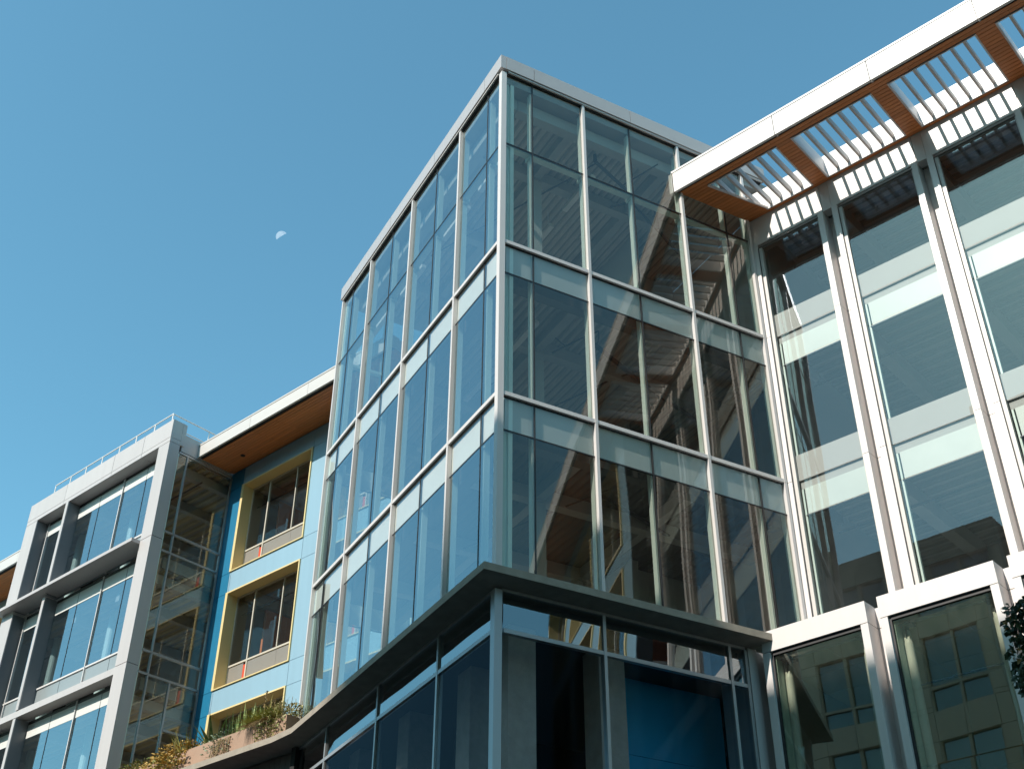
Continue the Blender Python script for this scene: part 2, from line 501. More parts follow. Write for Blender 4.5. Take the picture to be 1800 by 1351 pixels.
for z0, z1 in ((-4.28, -.48), (-.02, 3.72), (4.18, 9.555)):
    B('core_wall', 'wall', tower, IN, 3.2 if z0 > 4 else 4.2, 7.2, 6.0, 6.2, z0, z1)
    B('core_wall', 'wall', tower, IN, 4.6, 4.8, 6.25, 8.4, z0, z1)
    for (l, r) in ((2.42, 2.28), (8.3, 2.28), (5.4, 5.1)):
        B('steel_column', 'beam', tower, IN, l - .14, l + .14, r - .14, r + .14, z0, z1 - .35)
    B('rear_wall', 'wall', tower, IN, .4, 10.1, 8.6, 8.75, z0, z1 + .075)
# pipes and lamps under the ceilings (l, r, z)
def pipe(pts, rad):
    mb = MB()
    P = [IN(*p) for p in pts]
    for a, b in zip(P[:-1], P[1:]):
        mb.tube(a, b, rad, n=8)
    mb.build('ceiling_pipe', 'steel', tower)
pipe([(6.5, 1.1, 9.2), (3.66, 2.25, 9.2), (1.84, 3.02, 9.2), (.95, 3.35, 9.2)], .022)
pipe([(.92, 3.30, 9.45), (.92, 3.30, 9.2), (1.45, 4.7, 9.2)], .05)
pipe([(1.40, 4.4, 9.2), (.19, 4.82, 9.2)], .02)
pipe([(1.88, 5.90, 9.5), (1.88, 5.95, 8.7), (2.0, 6.4, 8.45)], .055)
pipe([(2.2, 4.6, 9.2), (1.75, 5.0, 9.2), (2.9, 7.4, 9.2)], .03)
pipe([(5.2, 1.7, 3.5), (3.57, 2.18, 3.5), (2.85, 2.46, 3.5), (1.34, 3.03, 3.5)], .022)
pipe([(1.65, 2.25, 3.5), (1.91, 2.84, 3.5)], .02)
pipe([(1.34, 3.03, 3.5), (1.0, 3.21, 3.5), (1.0, 3.21, 3.3), (1.44, 3.41, 3.3)], .018)
pipe([(1.45, 3.39, 3.45), (2.23, 5.25, 3.45), (3.01, 7.57, 3.45)], .06)
pipe([(6.0, 3.2, 3.5), (4.31, 3.9, 3.5), (2.63, 4.53, 3.5), (1.6, 5.1, 3.5)], .022)
pipe([(6.0, 1.6, -.75), (3.2, 2.6, -.75), (1.2, 3.4, -.75)], .022)
pipe([(1.4, 3.2, -.75), (2.9, 7.4, -.75)], .05)
for zt, rr in ((8.40, .78), (8.9, 3.4), (3.25, 1.6)):
    for l in (1.2, 3.4, 6.2, 8.7):
        mb = MB().box(IN, l, l + 1.5, rr - .07, rr + .07, zt, zt + .11)
        mb.tube(IN(l + .2, rr, zt + .11), IN(l + .2, rr, zt + (1.2 if zt > 5 else .5)), .008, n=5).tube(IN(l + 1.3, rr, zt + .11), IN(l + 1.3, rr, zt + (1.2 if zt > 5 else .5)), .008, n=5)
        mb.build('pendant_lamp', 'white', tower)

# ------------------------------------------------------------------ concrete ledge and storefront under the tower
base = thing('street_storefront', (-2, 2, G0), 'dark street level glazing with concrete ledge below the glass tower', 'building')
A = dR * 6.06 - dL * .58; Cn = -dL * .58 - dR * .58; K = dL * 9.45 - dR * .57
poly = [(A.x, A.y), (Cn.x, Cn.y), (K.x, K.y), (K.x - 1.2, 2.66), (-34, 2.66), (-34, 6.5), (-9, 6.5), (2.0, 5.48)]
MB().prism(WF, [(A.x, A.y), (Cn.x, Cn.y), (K.x, K.y), (-10.0, 2.74), (-34, 2.70), (-34, 6.5), (-9, 6.5), (2.0, 5.6)][:], -4.43, -4.28).build('concrete_ledge', 'conc', base)
def post(F, x, wd=.034):
    B('storefront_mullion', 'frame', base, F, x - wd, x + wd, -.08, .05, G0 + .14, -4.50)
for x in (2.33, 5.34, 5.75): post(FRt, x)
for x in (2.42, 5.42, 8.45, 10.35): post(FL, x)
B('corner_post', 'frame', base, IN, -.10, .06, -.10, .06, G0 + .14, -4.50)
for F, xs in ((FRt, [.06, 2.33, 5.34, 5.75]), (FL, [.06, 2.42, 5.42, 8.45, 10.35])):
    B('head_frame', 'frame', base, F, xs[0] + .03, xs[-1], -.06, .04, -4.495, -4.435)
    for i in range(len(xs) - 1):
        a, b = xs[i] + .036, xs[i + 1] - .036
        if i == 0: a += .03
        B('storefront_transom', 'frame', base, F, a, b, -.06, .045, -5.31, -5.23)
        B('glass_pane', 'glassS', base, F, a, b, -.012, .012, -5.225, -4.50)
        B('glass_pane', 'glassN', base, F, a, b, -.012, .012, -11.2, -5.315)
        B('glass_pane', 'glassN', base, F, a, b, -.012, .012, G0 + .2, -11.215)
for l, r in ((1.1, .98), (1.15, 3.05), (3.3, 1.3), (6.3, 1.3), (9.2, 1.3)):
    B('concrete_column', 'conc2', base, IN, l - .30, l + .30, r - .30, r + .30, G0, -4.63)
for k in range(6):
    z1 = -6.33 + 1.9 - 1.9 * k
    B('interior_panel', 'teal', base, IN, 2.0, 2.06, 3.15, 6.6, max(z1 - 1.89, G0), z1 if k else -4.7)
B('interior_wall', 'black', base, IN, 2.1, 10.3, 6.9, 7.0, G0, -4.63)
B('interior_wall', 'black', base, IN, 6.5, 6.6, 2.4, 6.85, G0, -4.63)
B('end_wall', 'black', base, IN, 10.4, 10.6, .05, 6.9, G0, -4.64)
B('end_pier', 'silver', base, FRt, 5.80, 6.02, -.9, .06, G0, -4.45)
B('end_pier', 'silver', base, FRt, 6.03, 6.30, -.9, -.02, G0, -4.45)
B('ceiling', 'darkceil', base, IN, .1, 10.35, .1, 6.9, -4.70, -4.64)
# soffit behind the ledge edge, dark plum tiles to the left
B('tile_backing', 'black', base, WF, -34, -9.9, 3.56, 3.7, G0, -4.45)
B('dark_recess_strip', 'black', base, WF, -9.88, -9.72, 3.3, 3.5, G0, -4.45)  # solid black strip standing in for the shade of a recess
tw, th = .205, .42
t_me = None
for i in range(24):
    for j in range(5):
        x1 = -9.93 - i * (tw + .008); z1 = -4.47 - j * (th + .008)
        o = None
        if t_me is None:
            o = B('tile', 'tile', base, WF, x1 - tw, x1, 3.515, 3.555, z1 - th, z1)
            t_me = o.data; X0, Z0 = x1, z1
        else:
            o = bpy.data.objects.new('tile', t_me); COL.objects.link(o); o.parent = base
            o.location = (x1 - X0, rnd.uniform(-.004, .004), z1 - Z0)
mb = MB()
for i in range(24, 110):
    for j in range(5):
        x1 = -9.93 - i * (tw + .008); z1 = -4.47 - j * (th + .008)
        mb.box(WF, x1 - tw, x1, 3.515, 3.555, z1 - th, z1)
mb.build('far_tiles', 'tile', base, kind='stuff')

# ------------------------------------------------------------------ white ribbed wing on the right
wing = thing('white_wing', (7, 9, G0), 'white ribbed building wing with tall window bays right of the glass tower', 'building')
P0, PP, YW, YB = 2.306, 2.61, 7.09, 5.5
NB = 4
SEG = ((-4.18, -.045), (-.03, 4.165), (4.18, 7.235))
def xl(k): return P0 + PP * k
def xr(k): return 4.656 + PP * k
for k in range(NB):
    a, b = xl(k), xr(k)
    a0 = a if k else 2.56
    aw = a + .152 if k else 2.70
    for z0, z1 in SEG:
        B('pier_panel', 'white', wing, WF, a0, aw, YW, YW + .38, z0, z1)
        B('pier_panel', 'white', wing, WF, b - .14, b, YW, YW + .38, z0, z1)
        if k < NB - 1:
            B('recess_panel', 'white', wing, WF, b + .003, xl(k + 1) - .003, YW + .37, YW + .40, z0, z1)
    # window frame and panes
    ga, gb = aw + .10, b - .16
    mb = MB().box(WF, aw + .012, ga, YW + .06, YW + .16, -4.18, 7.13).box(WF, gb - .02, b - .145, YW + .06, YW + .16, -4.18, 7.13)
    mb.build('window_frame', 'fascia', wing)
    B('frame_gasket', 'dark', wing, WF, aw + .001, aw + .011, YW + .03, YW + .2, -4.18, 7.13)
    for z0, z1 in ((-4.18, -.95), (-.925, -.05), (-.025, 3.26), (3.29, 4.155), (4.185, 7.10)):
        B('glass_pane', 'glassR', wing, WF, ga + .003, gb - .023, YW + .10, YW + .12, z0, z1)
    B('window_head', 'bronze', wing, WF, aw, b - .14, YW + .05, YW + .22, 7.15, 7.225)
    B('window_head', 'bronze', wing, WF, aw + .05, b - .16, YW + .08, YW + .24, 7.105, 7.145)
    for zz in (0, 4.2):
        B('grey_band', 'greyband', wing, WF, ga + .01, gb - .03, YW + .16, YW + .20, zz, zz + .68)
        B('pale_band', 'lightband', wing, WF, ga + .11, gb - .03, YW + .17, YW + .21, zz - .90, zz - .23)
        B('band_edge', 'steel', wing, WF, ga + .06, gb - .03, YW + .15, YW + .20, zz - .935, zz - .91)
        B('band_closer', 'beam', wing, WF, ga + .01, gb - .03, YW + .21, YW + .26, zz - .215, zz - .03)
        B('side_post', 'mint', wing, WF, ga + .03, ga + .075, YW + .17, YW + .24, zz - 4.1, zz - .24)
    # beam below the canopy and the upstand above it
    B('beam_panel', 'white', wing, WF, a0, b - .006, YW + .037, YW + .3, 7.24, 8.145)
    B('beam_panel', 'white', wing, WF, b + .006, xl(k + 1) - .006, YW + .037, YW + .3, 7.24, 8.145)
    for z0, z1 in ((8.15, 8.495), (8.505, 8.975)):
        B('upstand_panel', 'white', wing, WF, a0, xl(k + 1) - .012, YW + .037, YW + .3, z0, z1)
    B('upstand_cap', 'white', wing, WF, a0, xl(k + 1) - .012, YW + .05, YW + .42, 8.985, 9.06)
    # lower bay, boxed out towards the street
    for z0, z1 in ((-9.4, -4.655), (G0, -9.41)):
        B('pier_panel', 'white', wing, WF, a if k else 2.30, a + .155, YB, YB + .43, z0, z1)
        B('pier_panel', 'white', wing, WF, b - .155, b, YB, YB + .43, z0, z1)
    B('header_panel', 'white', wing, WF, a if k else 2.30, b, YB, YB + .43, -4.64, -4.20)
    if k < NB - 1:
        for z0, z1 in ((-4.64, -4.22), (-9.4, -4.655), (G0, -9.41)):
            B('recess_panel', 'white', wing, WF, b + .003, xl(k + 1) - .003, YB + .42, YB + .46, z0, z1)
    B('inner_jamb', 'mint', wing, WF, a + .165, a + .215, YB + .13, YB + .50, -9.3, -4.68)
    B('jamb_gasket', 'dark', wing, WF, a + .156, a + .20, YB + .06, YB + .12, -9.3, -4.68)
    B('head_gasket', 'dark', wing, WF, a + .2, b - .16, YB + .05, YB + .12, -4.72, -4.645)
    for z0, z1 in ((-7.52, -4.725), (-9.4, -7.545), (G0, -9.42)):
        B('glass_pane', 'glassG', wing, WF, a + .205, b - .16, YB + .09, YB + .11, z0, z1)
    for dx in (.30, 2.06):
        x = a + dx; y = YB + .42
        mb = MB().tube((x, y, -5.12), (x, y, -9.3), .085, n=20).tube((x, y, -4.98), (x, y, -5.12), .05, .085, n=20)
        st = mb.build('brace_tube', 'white', wing, smooth=False)
        MB().box(WF, x - .055, x - .03, y - .05, y + .05, -5.08, -4.86).box(WF, x + .03, x + .055, y - .05, y + .05, -5.08, -4.86).build('clevis', 'white', st)
        MB().box(WF, x - .012, x + .012, y - .10, y + .10, -5.0, -4.76).box(WF, x - .16, x + .16, y - .13, y + .13, -4.76, -4.73).build('gusset_plate', 'steel', st)
        MB().tube((x - .07, y, -4.93), (x + .07, y, -4.93), .028, n=10).build('pin', 'mull', st)
    if k % 2 == 1:
        MB().tube((a + .30, YB + .42, -5.95), (a + 2.06, YB + .42, -5.95), .022, n=8).build('tie_rod', 'steel', wing)
# wing interior
for z0, z1 in ((3.98, 4.15), (-.22, -.05)):
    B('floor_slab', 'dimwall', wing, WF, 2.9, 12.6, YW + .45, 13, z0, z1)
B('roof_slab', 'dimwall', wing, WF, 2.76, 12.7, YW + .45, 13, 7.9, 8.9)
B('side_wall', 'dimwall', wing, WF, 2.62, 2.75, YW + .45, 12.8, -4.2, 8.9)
B('terrace_slab', 'white', wing, WF, 2.4, 12.6, YB + .47, YW + .36, -4.40, -4.24)
B('ceiling_backing', 'joint', wing, WF, 2.0, 12.7, YB + .475, 9.5, -4.69, -4.66)
for k in range(NB):
    for q in range(2):
        for p in range(3):
            B('ceiling_panel', 'beige', wing, WF, xl(k) - .13 + 1.305 * q + .012, xl(k) - .13 + 1.305 * (q + 1) - .012, 6.0 + 1.1 * p + .012, 6.0 + 1.1 * (p + 1) - .012, -4.704, -4.692)
for zt in (7.9, 3.98, -.22):
    mb = MB()
    y = YW + .5
    while y < 12.8:
        mb.prism(Fr((0, 0, 0), (0, 1, 0), Z, (1, 0, 0)), [(y, zt - .001), (y + .04, zt - .07), (y + .16, zt - .07), (y + .2, zt - .001)], 2.95, 12.5)
        y += .40
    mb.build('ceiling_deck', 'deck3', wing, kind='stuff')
for z0, z1 in ((-4.2, -.3), (.0, 3.9), (4.2, 7.85)):
    B('rear_wall', 'dimwall', wing, WF, 2.9, 12.6, 12.6, 12.75, z0, z1)
    B('side_wall', 'dimwall', wing, WF, 12.42, 12.55, YW + .45, 12.5, z0, z1)
    for k in range(NB - 1):
        B('ceiling_beam', 'dimwall', wing, WF, xr(k) - .02, xr(k) + .28, YW + .5, 12.4, z1 - .45, z1 - .02)
    MB().tube((2.9, YW + 1.6, z1 - .5), (12.4, YW + 1.6, z1 - .5), .03, n=8).build('ceiling_pipe', 'steel', wing)
for k in range(NB):
    for q in range(2):
        for z0, z1 in ((-6.6, -4.705), (-8.6, -6.612), (-10.6, -8.612), (G0, -10.612)):
            B('lower_rear_panel', 'beige', wing, WF, xl(k) - .13 + 1.305 * q + .006, xl(k) - .13 + 1.305 * (q + 1) - .006, 9.3, 9.4, z0, z1)
B('lower_rear_backing', 'black', wing, WF, 2.0, 12.7, 9.42, 9.5, G0, -4.705)
B('lower_side_wall', 'gpanel', wing, WF, 2.06, 2.24, 5.98, 9.29, G0, -4.705)
B('lower_side_wall', 'gpanel', wing, WF, 12.5, 12.65, 5.98, 9.29, G0, -4.705)
B('mid_floor', 'dimwall', wing, WF, 2.4, 12.4, 6.3, 9.28, -9.7, -9.45)
B('corner_infill', 'white', wing, WF, 1.80, 2.05, 5.98, 6.4, G0, -4.45)

# canopy over the wing: cedar soffit with slatted openings
ZS = 8.15
X_END, X_SOLID = 27.0, 12.75
OPEN = [(2.72, 4.58), (5.02, 7.21), (7.655, 9.85), (10.33, 12.48)]
YO0, YO1 = 5.225, 6.98
can = MB()
def strip(x0, x1, y0, y1):
    return clip([(x0, y0), (x1, y0), (x1, y1), (x0, y1)], -1, tanR, -.05)
pieces = [strip(1.0, X_END, 4.86, 5.21), strip(1.0, X_SOLID, 7.00, 7.125),
          strip(4.60, 5.0, 5.21, 7.00), strip(7.23, 7.635, 5.21, 7.00), strip(9.87, 10.31, 5.21, 7.00), strip(12.50, X_SOLID, 5.21, 7.00),
          [(X_SOLID, 5.21), (X_END, 5.21), (X_END, 7.125), (X_SOLID, 7.125)],
          [(tanR * 5.21 + .05, 5.21), (tanR * 5.21 + .66, 5.21), (tanR * 7.00 + .72, 7.00), (tanR * 7.00 + .05, 7.00)]]
for i, p in enumerate(pieces):
    can.prism(WF, p, ZS + .03, 8.80 if i < len(pieces) - 1 else 8.235)
canopy = can.build('canopy', 'white', wing)
mb = MB()
for p in pieces:
    mb.prism(WF, p, ZS + .022, ZS + .028)
mb.build('soffit_backing', 'black', canopy)
pw = .117
def plank(poly, nm='plank'):
    if len(poly) < 3: return
    cx = sum(p[0] for p in poly) / len(poly)
    MB().prism(WF, poly, ZS, ZS + .02).build(nm, 'wood', canopy)
y = 4.935
row = 0
while y < 7.11:
    y0, y1 = y + .006, min(y + pw - .006, 7.122)
    ym = (y0 + y1) / 2
    if y1 - y0 > .03:
        segs = []
        if y1 <= YO0 - .01 or y0 >= YO1 - .03:
            xs = [1.3] + [2.1 + (row * 1.27) % 2.4 + 2.44 * i for i in range(6)]
            xs = [q for q in xs if q < X_SOLID - .3] + [X_SOLID]
            segs = list(zip(xs[:-1], xs[1:]))
        else:
            segs = [(1.3, 'open0'), (4.585, 5.015), (7.215, 7.65), (9.855, 10.325), (12.485, X_SOLID)]
        for s0, s1 in segs:
            if s1 == 'open0':
                p = [(s0, y0), (4.5, y0), (4.5, y1), (s0, y1)]
                p = clip(p, 1, -(tanR + .03), .53)
            else:
                p = [(s0 + .004, y0), (s1 - .004, y0), (s1 - .004, y1), (s0 + .004, y1)]
            p = clip(p, -1, tanR, -.045)
            if len(p) > 2: plank(p)
    y += pw; row += 1
mb = MB()
y = 4.935
while y < 7.05:
    for i in range(6):
        mb.box(WF, X_SOLID + 2.4 * i + .004, min(X_SOLID + 2.4 * (i + 1) - .004, X_END), y + .004, y + pw - .004, ZS, ZS + .02)
    y += pw
mb.build('far_planks', 'wood', canopy, kind='stuff')
# fascia
fx = [1.72, 4.79, 7.41, 10.08, 12.7, 15.3, 17.9, 20.5, 23.1, 25.7, X_END]
for i in range(len(fx) - 1):
    a, b = fx[i] + .011, fx[i + 1] - .011
    MB().box(WF, a, b, 4.80, 4.84, 8.13, 8.795).box(WF, a, b, 4.84, 4.87, 8.13, 8.15).build('fascia_panel', 'white', canopy)
B('fascia_flashing', 'white', canopy, WF, 1.70, X_END, 4.785, 5.3, 8.805, 8.865)
B('shadow_gap', 'black', canopy, WF, 1.75, X_END, 4.872, 4.933, 8.165, 8.18)
B('fascia_return', 'white', canopy, WF, 1.60, 1.70, 4.80, 4.95, 8.13, 8.80)
# slats and trims in the openings
for i, (a, b) in enumerate(OPEN):
    b2 = 4.58 if i == 0 else b
    n = 8 if i == 0 else 6
    st = (2.19 / 7)
    for j in range(n):
        x = (b2 - st * (j + 1)) if i == 0 else a + (b - a) * (j + 1) / (n + 1)
        y0, y1 = YO0 - .01, YO1 + .01
        if i == 0:
            yl = (x - .14) / tanR
            y1 = min(y1, yl)
            if y1 - y0 < .1: continue
        B('slat', 'fascia', canopy, WF, x - .03, x + .03, y0, y1, 8.26, 8.46)
    t = .025
    if i:
        MB().box(WF, a - t + .01, a + t, YO0, YO1, 8.135, 8.20).box(WF, b - t, b + t - .01, YO0, YO1, 8.135, 8.20).box(WF, a - .015, b + .015, YO0 - .03, YO0 - .001, 8.135, 8.20).box(WF, a - .015, b + .015, YO1 + .001, YO1 + .03, 8.135, 8.20).build('opening_trim', 'mull', canopy)
    else:
        MB().box(WF, b - t, b + t - .01, YO0, YO1, 8.135, 8.20).box(WF, 2.52, b + .015, YO0 - .03, YO0 - .001, 8.135, 8.20).box(WF, 3.2, b + .015, YO1 + .001, YO1 + .03, 8.135, 8.20).prism(WF, [(2.50, YO0), (2.54, YO0), (3.25, YO1), (3.21, YO1)], 8.135, 8.20).build('opening_trim', 'mull', canopy)
for x in (4.82, 7.43, 10.1):
    MB().tube((x, 4.885, 8.12), (x, 4.885, 8.163), .025, n=10).build('soffit_bolt', 'mull', canopy)

# ------------------------------------------------------------------ blue facade with yellow window reveals (left) and its twin beyond the wing (right)
YBL = 6.2
SILLS = (4.1, -.1, -4.3)
def blue_wing(label, x0, x1, wins, dark_to, zbot=-4.27, planks=True, soffit_x=None, detail=True):
    t = thing('blue_wing', ((x0 + x1) / 2, YBL + 3, G0), label, 'building')
    ztop = 8.24
    edges = [x0]
    for a, b in wins: edges += [a, b]
    edges.append(x1)
    zs = [zbot]
    for s in reversed(SILLS): zs += [max(s, zbot + .01), s + 3.42]
    zs.append(ztop)
    g = .007
    def panel(a, b, za, zb):
        if b - a < .05 or zb - za < .05: return
        m = 'dblue' if b <= dark_to + .01 else 'lblue'
        B('wall_panel', m, t, WF, a + g, b - g, YBL, YBL + .03, za + g, zb - g)
    for i in range(0, len(edges), 2):                      # piers
        a, b = edges[i], edges[i + 1]
        cuts = [a] + ([dark_to] if a < dark_to < b - .05 else []) + [b]
        for c0, c1 in zip(cuts[:-1], cuts[1:]):
            for za, zb in zip(zs[:-1], zs[1:]):
                panel(c0, c1, za, zb)
    for a, b in wins:                                       # bands above and below windows
        for j in range(0, len(zs), 2):
            panel(a, b, zs[j], zs[j + 1])
    mb = MB()
    for i in range(0, len(edges), 2):
        mb.box(WF, edges[i], edges[i + 1], YBL + .035, YBL + .5, zbot, ztop)
    mb.build('backing_wall', 'black', t)
    for a, b in wins:
        for s in SILLS:
            h = s + 3.42
            yy0, yy1 = YBL - .045, YBL + .46
            th_ = .05
            mb = MB().box(WF, a - .07, a + th_, yy0, yy1, s, h).box(WF, b - th_, b, yy0, yy1, s, h)
            mb.box(WF, a + th_, b - th_, yy0, yy1, h - th_, h).box(WF, a + th_, b - th_, yy0, yy1, s, s + .035)
            sur = mb.build('window_surround', 'yellow', t)
            aa, bb = a + th_, b - th_
            m1, m2 = aa + .98, aa + 2.46
            zt = s + .90
            yf0, yf1 = YBL + .37, YBL + .44
            fw_ = .035
            mb = MB().box(WF, aa, aa + fw_, yf0, yf1, s + .035, h - th_).box(WF, bb - fw_, bb, yf0, yf1, s + .035, h - th_)
            mb.box(WF, aa + fw_, bb - fw_, yf0, yf1, h - th_ - fw_, h - th_).box(WF, aa + fw_, bb - fw_, yf0, yf1, s + .035, s + .08)
            mb.build('window_frame', 'cream', sur)
            B('window_mullion', 'cream', sur, WF, m1 - .028, m1 + .028, yf0, yf1, s + .08, h - .086)
            B('window_mullion', 'cream', sur, WF, m2 - .02, m2 + .02, yf0, yf1, zt + .03, h - .086)
            B('window_transom', 'cream', sur, WF, aa + fw_, m1 - .029, yf0, yf1, zt - .03, zt + .028)
            B('window_transom', 'cream', sur, WF, m1 + .029, bb - fw_, yf0, yf1, zt - .03, zt + .028)
            for p0, p1 in ((aa + fw_, m1 - .029), (m1 + .029, m2 - .021), (m2 + .021, bb - fw_)):
                B('glass_pane', 'glassW', sur, WF, p0 + .003, p1 - .003, yf0 + .03, yf0 + .05, zt + .031, h - .088)
            B('infill_panel', 'gpanel', sur, WF, aa + fw_ + .003, m1 - .18, yf0 + .03, yf0 + .05, s + .083, zt - .033)
            B('infill_panel', 'red', sur, WF, m1 - .175, m1 - .035, yf0 + .03, yf0 + .05, s + .083, zt - .12, label='orange red infill strip beside the mullion')
            B('infill_panel', 'gpanel', sur, WF, m1 + .032, m2 - .004, yf0 + .03, yf0 + .05, s + .083, zt - .033)
            B('infill_panel', 'gpanel', sur, WF, m2 + .004, bb - fw_ - .003, yf0 + .03, yf0 + .05, s + .083, zt - .033)
    # rooms behind
    for s in SILLS:
        B('floor_slab', 'slab', t, WF, x0, x1, YBL + .52, YBL + 6, s + 3.75, s + 4.1)
        mb = MB()
        yy = YBL + .6
        while yy < YBL + 5.8:
            mb.prism(Fr((0, 0, 0), (0, 1, 0), Z, (1, 0, 0)), [(yy, s + 3.749), (yy + .04, s + 3.68), (yy + .16, s + 3.68), (yy + .2, s + 3.749)], x0 + .1, x1 - .1)
            yy += .38
        mb.build('ceiling_deck', 'deck', t, kind='stuff')
        B('rear_wall', 'wall', t, WF, x0, x1, YBL + 6.05, YBL + 6.2, s, s + 3.7)
        xx = x0 + 1.0
        while xx < x1 - .5:
            B('ceiling_beam', 'beam', t, WF, xx, xx + .22, YBL + .6, YBL + 6, s + 3.3, s + 3.66)
            xx += 2.6
        for yy_ in (YBL + 1.2, YBL + 2.6):
            MB().tube((x0 + .1, yy_, s + 3.25), (x1 - .1, yy_, s + 3.25), .03, n=8).build('ceiling_pipe', 'steel', t)
        for a, b in wins:
            B('room_partition', 'wood', t, WF, a + .25, a + .35, YBL + 1.4, YBL + 4.5, s, s + 3.2)
    return t
bw = blue_wing('light blue panelled facade with deep yellow window reveals left of the glass tower', -18.79, -8.75,
               [(-17.95, -14.2), (-12.75, -9.0)], -18.03)
bw3 = blue_wing('light blue facade under a timber soffit at the far left edge, beyond the silver bay', -40.0, -28.25,
               [(-36.6, -32.85)], 0 - 99)
B('party_wall', 'wall', bw, WF, -18.93, -18.80, YBL + .52, YBL + 6, -4.27, 8.2)
bw2 = blue_wing('light blue facade with yellow reveals beyond the white wing, mirrored in the tower glass', 12.75, 27.0,
                [(13.7, 17.45), (18.45, 22.2), (23.2, 26.6)], 0)
B('side_wall', 'lblue', bw2, WF, 27.0, 27.1, YBL + .05, 12, G0, 8.2)
B('lower_wall', 'tile', bw2, WF, 12.8, 27.0, YBL + .1, YBL + .3, G0, -4.3)
# left canopy
ZL = 8.255
def left_canopy(x0, x1, fjoints, spots, par):
    c = B('canopy', 'fascia', par, WF, x0, x1, 4.70, 7.2, ZL + .03, 8.72)
    B('soffit_backing', 'black', c, WF, x0, x1, 4.67, YBL + .02, ZL + .022, ZL + .028)
    y = 4.845; row = 0
    while y < YBL - .02:
        y1 = min(y + pw, YBL)
        xs = [x0] + [x0 + .5 + (row * 1.13) % 2.2 + 2.3 * i for i in range(9)]
        xs = [q for q in xs if q < x1 - .25] + [x1]
        for a, b in zip(xs[:-1], xs[1:]):
            B('plank', 'wood', c, WF, a + .003, b - .003, y + .006, y1 - .006, ZL, ZL + .02)
        y += pw; row += 1
    xs = [x0] + [f for f in fjoints if x0 < f < x1] + [x1]
    for a, b in zip(xs[:-1], xs[1:]):
        MB().box(WF, a + .005, b - .005, 4.63, 4.665, 8.24, 8.70).box(WF, a + .005, b - .005, 4.665, 4.70, 8.24, 8.25).build('fascia_panel', 'fascia', c)
    B('fascia_flashing', 'fascia', c, WF, x0, x1, 4.615, 5.0, 8.71, 8.765)
    for sx, sy in spots:
        MB().tube((sx, sy, ZL - .012), (sx, sy, ZL + .01), .085, n=20).build('downlight', 'black', c)
    return c
left_canopy(-18.76, -8.9, (-15.83, -12.82), [(-17.45, 5.62)], bw)
left_canopy(-40, -28.2, (-37, -34, -31), [(-29.5, 5.6), (-33, 5.6)], bw3)

# ------------------------------------------------------------------ silver framed window box on the left
bay = thing('silver_bay', (-23.5, 5, G0), 'silver framed three storey window box projecting at the far left with railing on top', 'building')
YF = 3.437; BX0, BX1 = -28.22, -18.75
for z0, z1 in ((4.70, 8.38), (.27, 4.69), (-4.1, .26), (G0, -4.45)):
    B('post_panel', 'silver', bay, WF, -19.40, BX1, YF, 3.86, z0, z1 - .012)
    B('post_panel', 'silver', bay, WF, BX0, -27.42, YF, 3.95, z0, z1 - .012)
for a, b in ((BX0, -25.6), (-25.59, -22.4), (-22.39, -20.5), (-20.49, BX1)):
    B('parapet_panel', 'silver', bay, WF, a, b - .008, YF, 3.95, 8.56, 9.29)
    B('parapet_panel', 'silver', bay, WF, a, b - .008, YF + .003, 3.95, 8.39, 8.548)
B('side_parapet', 'silver', bay, WF, BX1 - .3, BX1 - .03, 3.96, 6.1, 8.20, 8.90)
B('corner_upstand', 'silver', bay, WF, -19.0, BX1 - .002, 3.862, 4.02, 8.40, 9.28)
YG = 3.92
GZ = [(4.55, 8.38), (.27, 4.45), (-4.0, -.02)]
for (z0, z1), has_sp in zip(GZ, (1, 1, 1)):
    # fin and mullions
    B('fin', 'shaded_return', bay, WF, -25.335, -25.175, YF + .021, YG + .02, z0, z1 - .01)
    B('fin_cap', 'silver', bay, WF, -25.34, -25.17, YF - .02, YF + .02, z0, z1 - .01)
    B('reveal_shade_sheet', 'shaded_return', bay, WF, -27.42, -27.41, YF + .03, YG - .03, z0, z1 - .01)  # thin dark sheet standing in for shade on the post return
    zs_ = z0 + .84
    zb = z1 - .46
    for a, b in ((-27.42, -25.34), (-25.17, -22.16), (-22.12, -19.41)):
        cols = [a, b] if b - a < 2.2 else [a, (a + b) / 2, b]
        if a < -26: cols = [a + .2, a + 1.35, b]
        elif a < -24: cols = [a, -23.68, b]
        else: cols = [a, -20.68, b]
        for p, q in zip(cols[:-1], cols[1:]):
            B('glass_pane', 'glassB', bay, WF, p + .012, q - .012, YG, YG + .02, zs_ + .03, z1 - .01)
            B('infill_panel', 'infill', bay, WF, p + .012, q - .012, YG + .0, YG + .02, z0, zs_ - .03)
            B('joint_strip', 'dark', bay, WF, q - .01, q + .01, YG - .012, YG + .03, zs_ + .03, z1 - .01) if q != b else None
        B('pale_band', 'blind', bay, WF, a + .03, b - .03, YG - .008, YG - .002, zb - .14, zb + .33)
        B('head_shadow_gap', 'dark', bay, WF, a + .02, b - .02, YG - .012, YG - .002, z1 - .125, z1 - .01)
        B('window_transom', 'mull', bay, WF, a + .02, b - .02, YG - .04, YG + .03, zs_ - .028, zs_ + .028)
    B('window_mullion', 'mull', bay, WF, -22.16, -22.12, YG - .05, YG + .03, z0, z1 - .01)
    B('window_mullion', 'mull', bay, WF, -27.28, -27.24, YG - .05, YG + .03, z0, z1 - .01)
# projecting shelf and lower sill band
MB().box(WF, -28.35, -19.41, 3.12, YG - .03, 4.58, 4.70).build('sun_shelf', 'silver', bay)
B('sill_beam', 'silver', bay, WF, -27.42, -19.41, YF + .01, YG - .03, .02, .25)
